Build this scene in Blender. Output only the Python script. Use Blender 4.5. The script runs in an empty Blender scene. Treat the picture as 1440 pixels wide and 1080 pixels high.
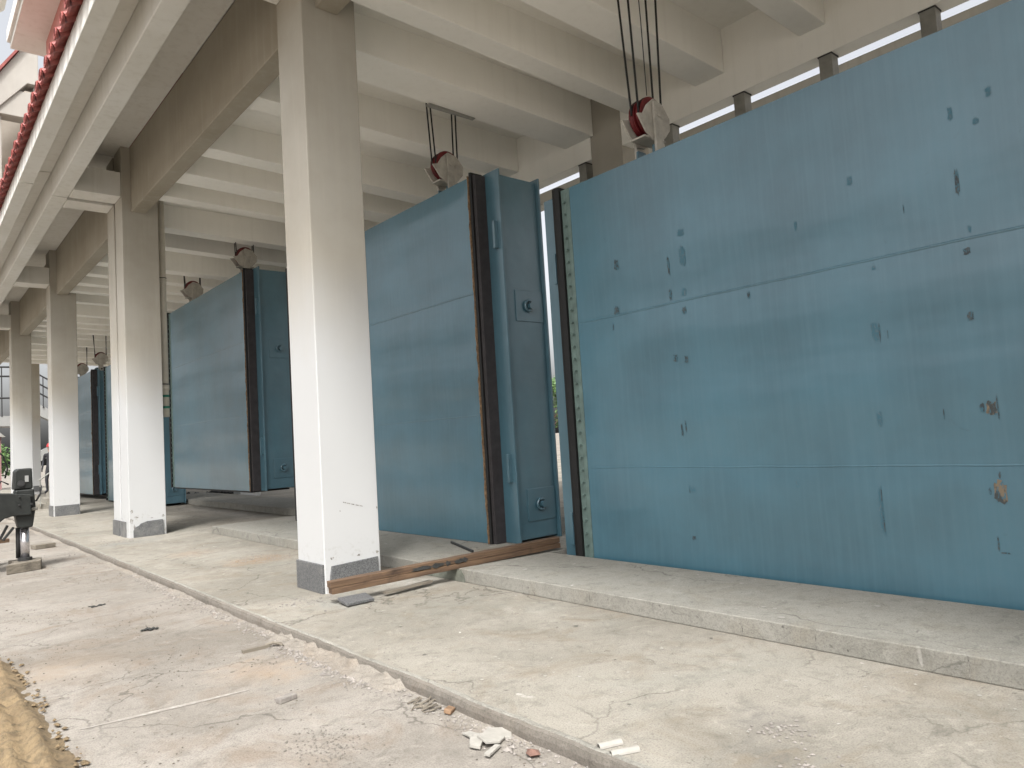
import bpy, math, random
from mathutils import Vector, Matrix, noise as mnoise
random.seed(7)
sc = bpy.context.scene
C = sc.collection

# ------------------------------------------------------------------ materials
def newmat(name):
    m = bpy.data.materials.new(name); m.use_nodes = True
    nt = m.node_tree
    b = nt.nodes['Principled BSDF']
    return m, nt, b
def N(nt, t, **kw):
    n = nt.nodes.new(t)
    for k, v in kw.items():
        if k.startswith('i_'):
            key = k[2:]
            key = int(key) if key.isdigit() else key.replace('_', ' ')
            n.inputs[key].default_value = v
        else: setattr(n, k, v)
    return n
def coords(nt, scale=(1,1,1), kind='Object'):
    tc = N(nt, 'ShaderNodeTexCoord'); mp = N(nt, 'ShaderNodeMapping')
    mp.inputs['Scale'].default_value = scale
    nt.links.new(tc.outputs[kind], mp.inputs['Vector'])
    return mp.outputs['Vector']
def geo(nt, scale=(1,1,1)):
    g = N(nt, 'ShaderNodeNewGeometry'); mp = N(nt, 'ShaderNodeMapping')
    mp.inputs['Scale'].default_value = scale
    nt.links.new(g.outputs['Position'], mp.inputs['Vector'])
    return mp.outputs['Vector']
def noi(nt, vec, scale, detail=4, rough=.55, dist=0.0):
    n = N(nt, 'ShaderNodeTexNoise'); n.inputs['Scale'].default_value = scale
    n.inputs['Detail'].default_value = detail; n.inputs['Roughness'].default_value = rough
    n.inputs['Distortion'].default_value = dist
    nt.links.new(vec, n.inputs['Vector']); return n.outputs['Fac']
def ramp(nt, fac, lo, hi, c0=(0,0,0,1), c1=(1,1,1,1)):
    r = N(nt, 'ShaderNodeValToRGB'); e = r.color_ramp.elements
    e[0].position = lo; e[0].color = c0; e[1].position = hi; e[1].color = c1
    nt.links.new(fac, r.inputs['Fac']); return r.outputs['Color']
def mix(nt, fac, a, b):
    m = N(nt, 'ShaderNodeMix', data_type='RGBA')
    for s, v in ((0, fac), (6, a), (7, b)):
        if isinstance(v, (int, float)): m.inputs[s].default_value = v
        elif isinstance(v, tuple): m.inputs[s].default_value = v
        else: nt.links.new(v, m.inputs[s])
    return m.outputs[2]
def mul(nt, a, k):
    m = N(nt, 'ShaderNodeMath', operation='MULTIPLY')
    nt.links.new(a, m.inputs[0])
    if isinstance(k, (int, float)): m.inputs[1].default_value = k
    else: nt.links.new(k, m.inputs[1])
    return m.outputs[0]
def bump(nt, b, h, strength, dist=.01, prev=None):
    n = N(nt, 'ShaderNodeBump'); n.inputs['Strength'].default_value = strength; n.inputs['Distance'].default_value = dist
    nt.links.new(h, n.inputs['Height'])
    if prev is not None: nt.links.new(prev, n.inputs['Normal'])
    nt.links.new(n.outputs['Normal'], b.inputs['Normal']); return n.outputs['Normal']
def setc(nt, b, c, rough=None):
    if isinstance(c, tuple): b.inputs['Base Color'].default_value = c
    else: nt.links.new(c, b.inputs['Base Color'])
    if rough is not None: b.inputs['Roughness'].default_value = rough
def c4(r, g, b): return (r, g, b, 1)

def simple(name, col, rough=.6, metal=0, var=.25, scale=6, bmp=.15, spec=.4):
    m, nt, b = newmat(name)
    v = geo(nt)
    n1 = noi(nt, v, scale, 6, .6)
    dark = tuple(x*(1-var) for x in col) + (1,); lite = tuple(min(1, x*(1+var)) for x in col) + (1,)
    setc(nt, b, ramp(nt, n1, .3, .7, dark, lite), rough)
    b.inputs['Metallic'].default_value = metal; b.inputs['Specular IOR Level'].default_value = spec
    if bmp: bump(nt, b, noi(nt, v, scale*12, 4, .6), bmp, .004)
    return m

def paint_wall(name='white_wall_paint', ca=(.42,.405,.37), cb=(.515,.515,.505), streak=.36, low_col=None):
    m, nt, b = newmat(name)
    v = geo(nt); vs = geo(nt, (6, 6, .35))
    a = noi(nt, v, .55, 5, .6); s = noi(nt, vs, 1.3, 5, .6); f = noi(nt, v, 9, 4, .6)
    col = mix(nt, ramp(nt, a, .35, .7), ca + (1,), cb + (1,))
    col = mix(nt, mul(nt, ramp(nt, s, .50, .75), streak), col, c4(.46, .43, .37))
    col = mix(nt, mul(nt, ramp(nt, f, .62, .8), .10), col, c4(.45, .41, .35))
    sep = N(nt, 'ShaderNodeSeparateXYZ'); nt.links.new(v, sep.inputs[0])
    if low_col:        # whiter tone on the lower part, blending upward along an uneven edge
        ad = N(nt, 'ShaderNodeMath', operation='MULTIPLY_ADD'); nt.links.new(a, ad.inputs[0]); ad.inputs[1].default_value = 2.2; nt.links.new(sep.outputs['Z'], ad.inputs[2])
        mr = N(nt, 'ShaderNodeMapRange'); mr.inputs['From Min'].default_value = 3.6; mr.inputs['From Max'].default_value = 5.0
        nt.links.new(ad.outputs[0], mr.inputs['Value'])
        col = mix(nt, mr.outputs[0], low_col + (1,), col)
    # splashed dirt low on the posts
    d = ramp(nt, sep.outputs['Z'], .0, .6, (1,1,1,1), (0,0,0,1))
    spl = mul(nt, ramp(nt, noi(nt, v, 14, 5, .7), .55, .66), d)
    col = mix(nt, mul(nt, spl, .8), col, c4(.25, .22, .18))
    setc(nt, b, col, .75); b.inputs['Specular IOR Level'].default_value = .25
    bump(nt, b, noi(nt, v, 40, 3, .6), .12, .004, bump(nt, b, noi(nt, v, 2.2, 3, .5), .25, .02))
    return m
def concrete(name, base, dark, stain, speck=True, seed=0.0, green=0, spots=(), crack=.75):
    m, nt, b = newmat(name)
    g = N(nt, 'ShaderNodeNewGeometry'); mp = N(nt, 'ShaderNodeMapping')
    mp.inputs['Location'].default_value = (seed, seed*.7, 0); nt.links.new(g.outputs['Position'], mp.inputs['Vector'])
    v = mp.outputs['Vector']
    lite = tuple(min(.8, x*1.28) for x in base) + (1,); dk = tuple(x*.42 for x in dark) + (1,)
    n0 = noi(nt, v, .38, 7, .62, .8); n1 = noi(nt, v, 1.5, 9, .68, 1.1); n2 = noi(nt, v, 6.5, 9, .78, .5); n3 = noi(nt, v, 95, 3, .6)
    col = mix(nt, ramp(nt, n0, .40, .62), base + (1,), dark + (1,))
    col = mix(nt, mul(nt, ramp(nt, n1, .50, .68), .62), col, stain + (1,))
    col = mix(nt, mul(nt, ramp(nt, noi(nt, v, 2.3, 9, .72, 1.6), .56, .70), .55), col, lite)
    col = mix(nt, mul(nt, ramp(nt, n2, .50, .72), .50), col, dk)
    col = mix(nt, mul(nt, ramp(nt, noi(nt, v, 11, 9, .8, .4), .55, .72), .40), col, lite)
    col = mix(nt, mul(nt, ramp(nt, n3, .47, .68), .42), col, dk)
    for (cx, cy, rr, cc, k_) in spots:       # spilled or tracked dirt with a ragged outline
        sb = N(nt, 'ShaderNodeVectorMath', operation='DISTANCE'); sb.inputs[1].default_value = (cx, cy, 0)
        nt.links.new(g.outputs['Position'], sb.inputs[0])
        ad = N(nt, 'ShaderNodeMath', operation='MULTIPLY_ADD'); nt.links.new(n1, ad.inputs[0]); ad.inputs[1].default_value = 2.4*rr; nt.links.new(sb.outputs['Value'], ad.inputs[2])
        sm = N(nt, 'ShaderNodeMapRange'); sm.inputs['From Min'].default_value = 1.35*rr; sm.inputs['From Max'].default_value = 2.0*rr
        sm.inputs['To Min'].default_value = k_; sm.inputs['To Max'].default_value = 0
        nt.links.new(ad.outputs[0], sm.inputs['Value'])
        brk = ramp(nt, n2, .34, .60)
        col = mix(nt, mul(nt, sm.outputs[0], brk), col, cc + (1,))
    n5 = noi(nt, v, 8.5, 9, .82, 1.8)
    col = mix(nt, mul(nt, ramp(nt, n5, .585, .635), .68), col, dk)
    if green:
        col = mix(nt, mul(nt, ramp(nt, noi(nt, v, .8, 6, .65, .5), .54, .68), green), col, c4(.235, .245, .215))
    nn = N(nt, 'ShaderNodeTexNoise'); nn.inputs['Scale'].default_value = 2.2; nn.inputs['Detail'].default_value = 6; nt.links.new(v, nn.inputs['Vector'])
    sc_ = N(nt, 'ShaderNodeVectorMath', operation='SCALE'); nt.links.new(nn.outputs['Color'], sc_.inputs[0]); sc_.inputs['Scale'].default_value = .7
    va = N(nt, 'ShaderNodeVectorMath', operation='ADD'); nt.links.new(v, va.inputs[0]); nt.links.new(sc_.outputs[0], va.inputs[1])
    if crack:
        w = N(nt, 'ShaderNodeTexVoronoi', feature='DISTANCE_TO_EDGE'); w.inputs['Scale'].default_value = .55
        nt.links.new(va.outputs[0], w.inputs['Vector'])
        cr = ramp(nt, w.outputs['Distance'], .002, .006, (1,1,1,1), (0,0,0,1))
        col = mix(nt, mul(nt, mul(nt, cr, ramp(nt, noi(nt, v, .7, 3, .5), .44, .54)), crack), col, dk)
    if speck:
        w = N(nt, 'ShaderNodeTexVoronoi'); w.inputs['Scale'].default_value = 3.2; nt.links.new(va.outputs[0], w.inputs['Vector'])
        sp = ramp(nt, w.outputs['Distance'], .05, .10, (1,1,1,1), (0,0,0,1))
        col = mix(nt, mul(nt, mul(nt, sp, ramp(nt, noi(nt, v, 1.1, 3, .5), .50, .60)), .7), col, c4(.55, .53, .49))
        w2 = N(nt, 'ShaderNodeTexVoronoi'); w2.inputs['Scale'].default_value = 1.7; nt.links.new(va.outputs[0], w2.inputs['Vector'])
        col = mix(nt, mul(nt, ramp(nt, w2.outputs['Distance'], .025, .05, (1,1,1,1), (0,0,0,1)), .75), col, c4(.07, .066, .058))
    setc(nt, b, col, .9); b.inputs['Specular IOR Level'].default_value = .2
    bp = bump(nt, b, n1, .5, .03)
    bp = bump(nt, b, n2, .5, .014, bp); bump(nt, b, n3, .5, .005, bp)
    return m
def gate_paint(name, base=(.042, .124, .168), gloss=.26):
    m, nt, b = newmat(name)
    v = coords(nt); vs = coords(nt, (1, 7, .25)); vh = coords(nt, (1, .35, 1.2))
    a = noi(nt, v, .7, 5, .6); s = noi(nt, vs, 3.0, 6, .65); f = noi(nt, v, 30, 3, .6); r = noi(nt, vs, 9, 4, .6)
    d = tuple(x*.80 for x in base) + (1,); l = tuple(x*1.22 for x in base) + (1,)
    col = mix(nt, ramp(nt, a, .3, .7), d, l)
    col = mix(nt, mul(nt, ramp(nt, s, .45, .75), .35), col, c4(base[0]*1.8, base[1]*1.35, base[2]*1.3))
    col = mix(nt, mul(nt, ramp(nt, noi(nt, v, 5, 7, .75, .5), .64, .72), .35), col, c4(base[0]*.55, base[1]*.55, base[2]*.55))
    setc(nt, b, col)
    rr = N(nt, 'ShaderNodeMapRange'); rr.inputs['To Min'].default_value = gloss; rr.inputs['To Max'].default_value = gloss+.22
    nt.links.new(r, rr.inputs['Value']); nt.links.new(rr.outputs[0], b.inputs['Roughness'])
    b.inputs['Specular IOR Level'].default_value = .6
    b.inputs['Coat Weight'].default_value = .65; b.inputs['Coat Roughness'].default_value = .23; b.inputs['Coat IOR'].default_value = 1.75
    bp = bump(nt, b, noi(nt, vh, 1.1, 3, .5), .45, .05)
    bp = bump(nt, b, noi(nt, vs, 1.3, 3, .5), .05, .01, bp); bp = bump(nt, b, f, .05, .002, bp)
    nt.links.new(bp, b.inputs['Coat Normal'])
    return m
def broken(name, col, col2, under, thr=.5, scale=30):
    # worn mark: bare metal or primer showing through the paint in a broken pattern
    m, nt, b = newmat(name)
    v = coords(nt, (1, 1, .45))
    n = noi(nt, v, scale, 5, .7); n2 = noi(nt, v, scale*.4, 3, .6)
    c = mix(nt, ramp(nt, n2, .46, .54), col + (1,), col2 + (1,))
    c = mix(nt, ramp(nt, n, thr-.04, thr+.04), c, under + (1,))
    setc(nt, b, c, .6); return m
def granite():
    m, nt, b = newmat('grey_granite')
    v = geo(nt); n = noi(nt, v, 75, 3, .85); n2 = noi(nt, v, 3, 4, .6)
    col = mix(nt, ramp(nt, n, .38, .62), c4(.05, .052, .055), c4(.15, .15, .148))
    col = mix(nt, mul(nt, ramp(nt, n2, .5, .7), .4), col, c4(.24, .23, .21))
    setc(nt, b, col, .55); bump(nt, b, n, .1, .002); return m
def wood(name, col, dark):
    m, nt, b = newmat(name)
    v = coords(nt, (.7, 14, 14)); n = noi(nt, v, 2.2, 6, .65, .3); n2 = noi(nt, coords(nt), 2.3, 5, .7)
    c = mix(nt, ramp(nt, n, .35, .68), col + (1,), dark + (1,))
    c = mix(nt, mul(nt, ramp(nt, n2, .55, .72), .8), c, c4(dark[0]*.4, dark[1]*.4, dark[2]*.4))
    setc(nt, b, c, .8); bump(nt, b, n, .5, .01); return m
def mud_mat():
    m, nt, b = newmat('yellow_mud')
    v = geo(nt); n = noi(nt, v, 3, 7, .7); n2 = noi(nt, v, 28, 5, .7)
    c = mix(nt, ramp(nt, n, .35, .65), c4(.20, .145, .08), c4(.12, .085, .047))
    c = mix(nt, mul(nt, ramp(nt, n2, .48, .66), .75), c, c4(.06, .048, .028))
    setc(nt, b, c, .95); bump(nt, b, n2, .6, .02); return m
def tile_mat():
    m, nt, b = newmat('red_clay_tile')
    v = geo(nt); n = noi(nt, v, 7, 6, .7)
    c = mix(nt, ramp(nt, n, .35, .65), c4(.27, .062, .05), c4(.15, .033, .03))
    setc(nt, b, c, .55); bump(nt, b, noi(nt, v, 60, 3), .2, .004); return m
def leaf_mat():
    m, nt, b = newmat('foliage_green')
    g = N(nt, 'ShaderNodeNewGeometry'); r = N(nt, 'ShaderNodeValToRGB')
    e = r.color_ramp.elements; e[0].color = c4(.035, .085, .02); e[1].color = c4(.11, .19, .05)
    nt.links.new(g.outputs['Random Per Island'], r.inputs['Fac']); nt.links.new(r.outputs['Color'], b.inputs['Base Color'])
    b.inputs['Roughness'].default_value = .6; return m

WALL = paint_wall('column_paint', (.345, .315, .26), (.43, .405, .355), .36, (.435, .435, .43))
BEAM = paint_wall('beige_beam_paint', (.30, .265, .205), (.38, .345, .285), .30)
EAVE = paint_wall('white_eave_paint', (.62, .60, .55), (.70, .69, .66))
CEIL = paint_wall('white_ceiling_paint', (.83, .81, .755), (.89, .87, .82), .10)
WALK = concrete('walkway_concrete', (.284, .263, .224), (.198, .182, .152), (.19, .155, .113), True, 0, .22,
   ((4.0, 10.6, .75, (.25, .165, .10), .8), (3.6, 12.4, .6, (.27, .19, .13), .6), (3.3, 15.3, .8, (.17, .175, .165), .8), (3.45, 6.9, .55, (.22, .225, .205), .7), (3.1, 1.9, .35, (.12, .115, .105), .7), (3.5, 2.2, .3, (.14, .13, .12), .6), (4.4, 7.0, .5, (.45, .43, .39), .6)))
SILL = concrete('sill_concrete', (.285, .273, .24), (.225, .216, .188), (.23, .208, .168), True, 5.3)
PAV = paint_wall('shade_toned_stucco', (.30, .28, .25), (.36, .34, .31), .15)  # stucco tone darkened to put shade into the pavilion front
GRND = concrete('dusty_ground', (.268, .245, .215), (.180, .162, .138), (.185, .142, .105), False, 11, 0,
   ((1.9, 8.6, .9, (.19, .165, .14), .6), (1.4, 11.5, 1.2, (.18, .16, .135), .6), (2.1, 5.6, .5, (.36, .265, .18), .6), (2.3, 3.4, .35, (.16, .145, .125), .6), (1.0, 7.0, .8, (.27, .215, .16), .6)))
KERB = concrete('kerb_concrete', (.20, .18, .155), (.15, .135, .115), (.18, .15, .12), False, 3, 0, (), 0)
MUD = mud_mat()
GATE = gate_paint('blue_grey_gate_paint')
GATE_DULL = gate_paint('blue_grey_gate_paint_dull', (.050, .120, .155), .30)
RUBBER = simple('black_rubber', (.006, .006, .006), .6, 0, .3, 9, .1)
BAR = simple('dark_clamp_bar', (.034, .030, .031), .55, 0, .3, 8, .15)
BARG = simple('green_clamp_bar', (.115, .165, .150), .45, 0, .25, 8, .1)
BOLT = simple('bolt_steel', (.33, .36, .35), .4, .6, .2, 12, .05)
FRAY = simple('frayed_seal_edge', (.20, .13, .075), .9, 0, .5, 25, .6)
STEEL = simple('grey_steel', (.26, .255, .23), .5, .2, .2, 5, .05)
DARKST = simple('dark_steel', (.035, .035, .035), .5, .3, .3, 8, .1)
BLOCKP = simple('dirty_pale_block_paint', (.40, .375, .33), .55, 0, .22, 7, .2)
RED = simple('red_sheave_paint', (.12, .010, .012), .45, 0, .3, 9, .1)
ROPE = simple('black_wire_rope', (.010, .010, .010), .5, 0, .2, 40, .3)
GRAN = granite()
TIMB = wood('brown_timber', (.135, .082, .045), (.055, .03, .017))
GREYW = wood('grey_weathered_wood', (.19, .165, .13), (.10, .085, .065))
TILE = tile_mat()
REDW = simple('faded_red_wall', (.50, .20, .175), .7, 0, .12, 2.5, .1)
PIPE = simple('white_pvc', (.62, .58, .50), .4, 0, .08, 3, .02)
GREEN = simple('green_tape', (.03, .22, .15), .5, 0, .2, 9, 0)
PLAST = simple('white_plaster', (.30, .285, .255), .85, 0, .12, 14, .2)
BRICK = simple('red_brick_bit', (.15, .085, .065), .9, 0, .3, 20, .4)
ORANGE = simple('orange_clay_bit', (.20, .125, .075), .9, 0, .3, 20, .4)
STONE = simple('grey_stone', (.22, .20, .18), .9, 0, .35, 14, .5)
BLACKB = simple('black_rag', (.03, .03, .028), .9, 0, .5, 20, .6)
CHALK = broken('white_chalk', (.36, .34, .31), (.31, .288, .258), (.262, .238, .208), .46, 26)
MOSS = simple('damp_moss_concrete', (.13, .135, .11), .9, 0, .4, 8, .3)
OUTR = simple('olive_black_machine_paint', (.014, .0155, .014), .5, .1, .45, 6, .2)
CHROME = simple('chromed_rod', (.62, .60, .62), .25, .9, .1, 8, 0)
SKIN = simple('skin', (.42, .25, .17), .6, 0, .1, 9, 0)
CLOTH = simple('black_cloth', (.018, .018, .022), .9, 0, .3, 20, .3)
HELM = simple('red_helmet_plastic', (.45, .02, .02), .3, 0, .1, 5, 0)
LEAF = leaf_mat()
BARK = simple('bark', (.09, .065, .045), .9, 0, .3, 12, .5)
GLASSY = simple('grey_far_concrete', (.24, .24, .23), .7, 0, .06, 2, 0)
SCUFF = broken('dark_scuff', (.034, .045, .052), (.06, .075, .08), (.044, .13, .175), .53, 70)
RUSTY = broken('rust_scuff', (.19, .145, .095), (.045, .052, .052), (.044, .132, .182), .56, 38)
PALE = broken('faded_scuff', (.115, .15, .175), (.072, .122, .15), (.044, .13, .175), .45, 90)

# ------------------------------------------------------------------ mesh helper
class MB:
    def __init__(s): s.v = []; s.f = []
    def add(s, vs, fs):
        n = len(s.v); s.v += [tuple(v) for v in vs]; s.f += [tuple(i+n for i in f) for f in fs]; return s
    def box(s, x0, x1, y0, y1, z0, z1):
        return s.add([(x0,y0,z0),(x1,y0,z0),(x1,y1,z0),(x0,y1,z0),(x0,y0,z1),(x1,y0,z1),(x1,y1,z1),(x0,y1,z1)],
                     [(0,3,2,1),(4,5,6,7),(0,1,5,4),(1,2,6,5),(2,3,7,6),(3,0,4,7)])
    def prism(s, pts, fn, a, b):
        # outline pts (u,w), extruded from a to b; fn(u,w,t)->xyz
        n = len(pts)
        vs = [fn(u,w,a) for u,w in pts] + [fn(u,w,b) for u,w in pts]
        fs = [tuple(range(n))[::-1], tuple(range(n, 2*n))] + [(i, (i+1)%n, n+(i+1)%n, n+i) for i in range(n)]
        return s.add(vs, fs)
    def tube(s, pts, r, seg=8, cap=True):
        pts = [Vector(p) for p in pts]; n = len(pts)
        rs = r if isinstance(r, (list, tuple)) else [r]*n
        base = len(s.v); prev = None
        for i, p in enumerate(pts):
            d = (pts[min(i+1, n-1)] - pts[max(i-1, 0)]).normalized()
            if prev is None:
                u = d.orthogonal().normalized()
            else:
                u = (prev - d*prev.dot(d)).normalized()
            prev = u; w = d.cross(u)
            for k in range(seg):
                a = 2*math.pi*k/seg
                s.v.append(tuple(p + (u*math.cos(a) + w*math.sin(a))*rs[i]))
        for i in range(n-1):
            for k in range(seg):
                a = base+i*seg+k; b = base+i*seg+(k+1)%seg
                s.f.append((a, b, b+seg, a+seg))
        if cap:
            s.f.append(tuple(base+k for k in range(seg))[::-1]); s.f.append(tuple(base+(n-1)*seg+k for k in range(seg)))
        return s
    def rock(s, p, r, flat=.7, rnd=random):
        # small irregular stone: a jittered octahedron-like hull
        q = []
        for d in ((1,0,0),(.3,.95,0),(-.8,.6,0),(-.8,-.6,0),(.3,-.95,0),(0,0,1),(0,0,-1)):
            k = rnd.uniform(.65, 1.25)
            q.append((p[0]+d[0]*r*k, p[1]+d[1]*r*k, p[2]+d[2]*r*k*flat))
        return s.add(q, [(0,1,5),(1,2,5),(2,3,5),(3,4,5),(4,0,5),(1,0,6),(2,1,6),(3,2,6),(4,3,6),(0,4,6)])
    def build(s, name, mat, parent=None, bevel=0, smooth=False, seg=2):
        me = bpy.data.meshes.new(name)
        off = parent['_w'] if parent is not None and '_w' in parent else None
        vs = s.v
        if off is not None:
            vs = [(v[0]-off[0], v[1]-off[1], v[2]-off[2]) for v in vs]
        me.from_pydata(vs, [], s.f); me.update()
        me.materials.append(mat)
        o = bpy.data.objects.new(name, me); C.objects.link(o)
        if parent is not None: o.parent = parent
        if smooth:
            for p in me.polygons: p.use_smooth = True
        if bevel:
            bv = o.modifiers.new('bevel', 'BEVEL'); bv.width = bevel; bv.segments = seg; bv.limit_method = 'ANGLE'
        return o
def empty(name, loc, label, cat, group=None, rz=0.0, world=False):
    o = bpy.data.objects.new(name, None); C.objects.link(o); o.location = loc; o.rotation_euler[2] = rz
    o.empty_display_size = .2
    if label: o['label'] = label; o['category'] = cat
    if group: o['group'] = group
    if world: o['_w'] = list(loc)       # its parts are written in world coordinates
    return o
def tag(o, label, cat, group=None):
    o['label'] = label; o['category'] = cat
    if group: o['group'] = group
    return o
def struct(o, kind='structure'): o['kind'] = kind; return o
def setorigin(o, loc):
    # move a world-coordinates mesh so that its origin is at loc
    o.data.transform(Matrix.Translation(-Vector(loc))); o.location = loc; return o
def copy_tree(o, parent=None):
    c = o.copy(); C.objects.link(c)
    if parent is not None:
        c.parent = parent
    for ch in [x for x in bpy.data.objects if x.parent == o]:
        copy_tree(ch, c)
    return c

# ------------------------------------------------------------------ setting
GZ = -.075
g = MB(); g.add([(-900,-900,GZ),(2.62,-900,GZ),(2.62,900,GZ),(-900,900,GZ)], [(0,1,2,3)])
g.add([(2.62,-900,-.9),(900,-900,-.9),(900,900,-.9),(2.62,900,-.9)], [(0,1,2,3)])
struct(g.build('ground', GRND))
# walkway slab with a ragged outer edge
w = MB(); ys = []; y = -8.0
while y < 60: ys.append(y); y += .06 if y < 14 else .4
edge = [2.625 + .018*mnoise.noise((0, y*1.3, 0)) + .012*mnoise.noise((3, y*7, 0)) for y in ys]
vs = []; fs = []
for y, e in zip(ys, edge):
    vs += [(e, y, GZ-.2), (e-.004, y, -.022 + .01*mnoise.noise((1, y*5, 2))), (e+.022, y, 0), (6.04, y, 0)]
for i in range(len(ys)-1):
    for k in range(3):
        a = i*4+k; fs.append((a, a+4, a+5, a+1))
w.add(vs, fs)
struct(w.build('walkway', WALK))
r = MB(); r.box(7.32, 30, -8, 60, -.5, 0); r.box(6.04, 7.32, -8, -.75, -.5, 0); r.box(6.04, 7.32, 6.56, 60, -.5, -.0)
r.box(6.04, 7.32, -.75, 6.56, -1.2, -.75)
struct(r.build('rear_deck', WALK))
# kerb: ragged darker outer face of the slab, with a lighter lip and a bank of crumbled mortar at its foot
k = MB(); lp = MB(); bk = MB(); kv = []; kf = []; lv = []; lf = []; bv = []; bf = []
yy = [y for y in ys if y < 30]
for y in yy:
    e = 2.622 + .018*mnoise.noise((0, y*1.3, 0)) + .012*mnoise.noise((3, y*7, 0))
    kv += [(e-.004, y, GZ-.02), (e-.008, y, -.03+.012*mnoise.noise((1, y*5, 2))), (e-.002, y, .004), (e+.03, y, .006)]
    l0 = e + .055 + .008*mnoise.noise((5, y*3, 0)); h = .011 + .006*mnoise.noise((8, y*4, 0))
    lv += [(e+.028, y, .0005), (e+.034, y, h), (l0, y, h), (l0+.02, y, .0005)]
    d = max(0, .35 + .9*mnoise.noise((0, y*.9, 9)) + (.7 if 4.4 < y < 6.4 else 0))
    for q in range(7):
        t = q/6; xx = e - .004 - t*.17
        bv.append((xx+.012*mnoise.noise((y*9, q, 1)), y, GZ - .010 + d*(1-t)**1.1*.055*(1+.8*mnoise.noise((y*11, q*1.7, 4))) + .004*mnoise.noise((y*30, q*3, 0))))
for i in range(len(yy)-1):
    for q in range(3):
        a = i*4+q; kf.append((a, a+4, a+5, a+1)); lf.append((a, a+4, a+5, a+1))
    for q in range(6):
        a = i*7+q; bf.append((a, a+1, a+8, a+7))
k.add(kv, kf); struct(k.build('kerb', KERB)); lp.add(lv, lf); struct(lp.build('kerb_lip', SILL)); bk.add(bv, bf); struct(bk.build('mortar_bank', concrete('crumbled_mortar', (.245, .222, .19), (.19, .17, .145), (.22, .18, .14), False, 8, 0, (), 0)), 'stuff')
# raised concrete sill in front of the first two gates
s = MB()
def sillblock(y0, y1, x0, x1, z):
    s.box(x0, x1, y0, y1, .0005, z)
s.box(4.78, 6.035, -8, 6.522, .0005, .145)
s.box(4.782, 7.30, 6.526, 7.6, .0005, .144); s.box(4.775, 7.30, 7.604, 15.0, .0005, .146)
struct(s.build('gate_sill', SILL, bevel=.008))
JOINTS = [(1.62, .006), (3.12, .004), (4.68, .005), (2.55, .003)]
s = MB()
s.box(7.34, 8.7, -8, 14.9, .0005, .145); s.box(7.12, 8.7, 15.6, 50, .0005, .16)
struct(s.build('rear_sill', SILL, bevel=.008))
# mud bank with tyre ruts
m = MB(); nx, ny = 74, 210; x0, x1, y0, y1 = -1.6, .95, 2.4, 12.0
vs = []; fs = []
for j in range(ny):
    y = y0 + (y1-y0)*j/(ny-1)
    for i in range(nx):
        x = x0 + (x1-x0)*i/(nx-1)
        ed = .80 + .05*mnoise.noise((y*1.1, 0, 3)) + .03*mnoise.noise((y*5, 4, 3))
        if y > 7.6: ed -= (y-7.6)*.5
        t = min(1, max(0, (ed-x)/.22)); t = t*t*(3-2*t)
        h = .075 + .03*mnoise.noise((x*2.5, y*1.5, 0)) + .02*mnoise.noise((x*9, y*7, 5)) + .012*mnoise.noise((x*23, y*21, 5))
        ph = (x-.42)/.42
        rut = math.exp(-ph*ph*2.6)
        h += .022*mnoise.noise((x*14, y*9, 2))
        h -= .035*rut
        lug = math.sin((y + .35*abs(x-.42))*2*math.pi/.21)
        h += .022*math.sin((x+.02*math.sin(y*3))*2*math.pi/.15)*(1+.8*mnoise.noise((x*7, y*5, 8)))
        h += .045*rut*max(-.6, min(.6, lug*1.6))
        vs.append((x, y, GZ - .012 + max(h, .016)*t))
for j in range(ny-1):
    for i in range(nx-1):
        a = j*nx+i; fs.append((a, a+1, a+nx+1, a+nx))
m.add(vs, fs); struct(m.build('mud', MUD, smooth=True))

# ------------------------------------------------------------------ sluice gate house
house = empty('sluice_gate_house', (3.5, 20, 0), 'long cream concrete gate house on square white columns with a red tiled eave', 'building', None, 0, True)
COLS = [(-1.3, -.62), (7.42, 8.10), (16.10, 16.70), (16.83, 17.43), (25.30, 26.0), (34.0, 34.7)]
CX0, CX1 = 3.53, 4.22
def chipped(u0, u1, z1, chip, seed):
    # outline of a facing slab, its upper corner broken off
    rn = random.Random(seed); pts = [(u0, .002), (u1, .002)]
    if chip == 'top':
        pts += [(u1-.01, z1*.9), (u1-.03, z1), (u0+.25, z1*.98), (u0+.21, z1*.93), (u0+.13, z1*.86), (u0+.10, z1*.74), (u0+.03, z1*.66), (u0, z1*.45)]
    elif chip == 'side':
        pts += [(u1-.01, z1*.3), (u1-.015, z1), (u0+.03, z1*.93), (u0+.012, z1*.6)]
    else:
        pts += [(u1, z1), (u0, z1)]
    return pts
for ci, (a, b) in enumerate(COLS):
    x0, x1 = (CX0, CX1) if ci < 5 else (3.42, 4.08)
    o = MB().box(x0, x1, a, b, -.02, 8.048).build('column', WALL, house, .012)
    h = .31
    ch = {1: 'side', 2: 'top'}.get(ci, '')
    ins0, ins1 = (.03, .03)
    if ch == 'side': ins0, ins1 = .045, .03
    if ch == 'top': ins0, ins1 = .07, .05
    fr = MB().prism(chipped(x0+ins0, x1-ins1, h, ch, ci), lambda u, w, t: (u, t, w), a-.03, a-.001)
    lf = MB().box(x0-.03, x0-.001, a+(.01 if ci != 2 else .24), b-.01, .001, h+.004)
    for mb in (fr, lf):
        q = mb.build('granite_slab', GRAN, house, .004)
        q.parent = o
    for (y0_, y1_) in ((a, b),):
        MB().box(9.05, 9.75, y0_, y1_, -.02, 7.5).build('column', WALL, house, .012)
MARK = broken('knocked_plaster', (.12, .105, .085), (.20, .18, .15), (.43, .43, .425), .52, 60)
cols_ = [o for o in house.children if o.name.startswith('column')]
def mark(colx, pts, name):
    q = MB().add(pts, [tuple(range(len(pts)))]).build(name, MARK, house); q.parent = colx
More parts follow.
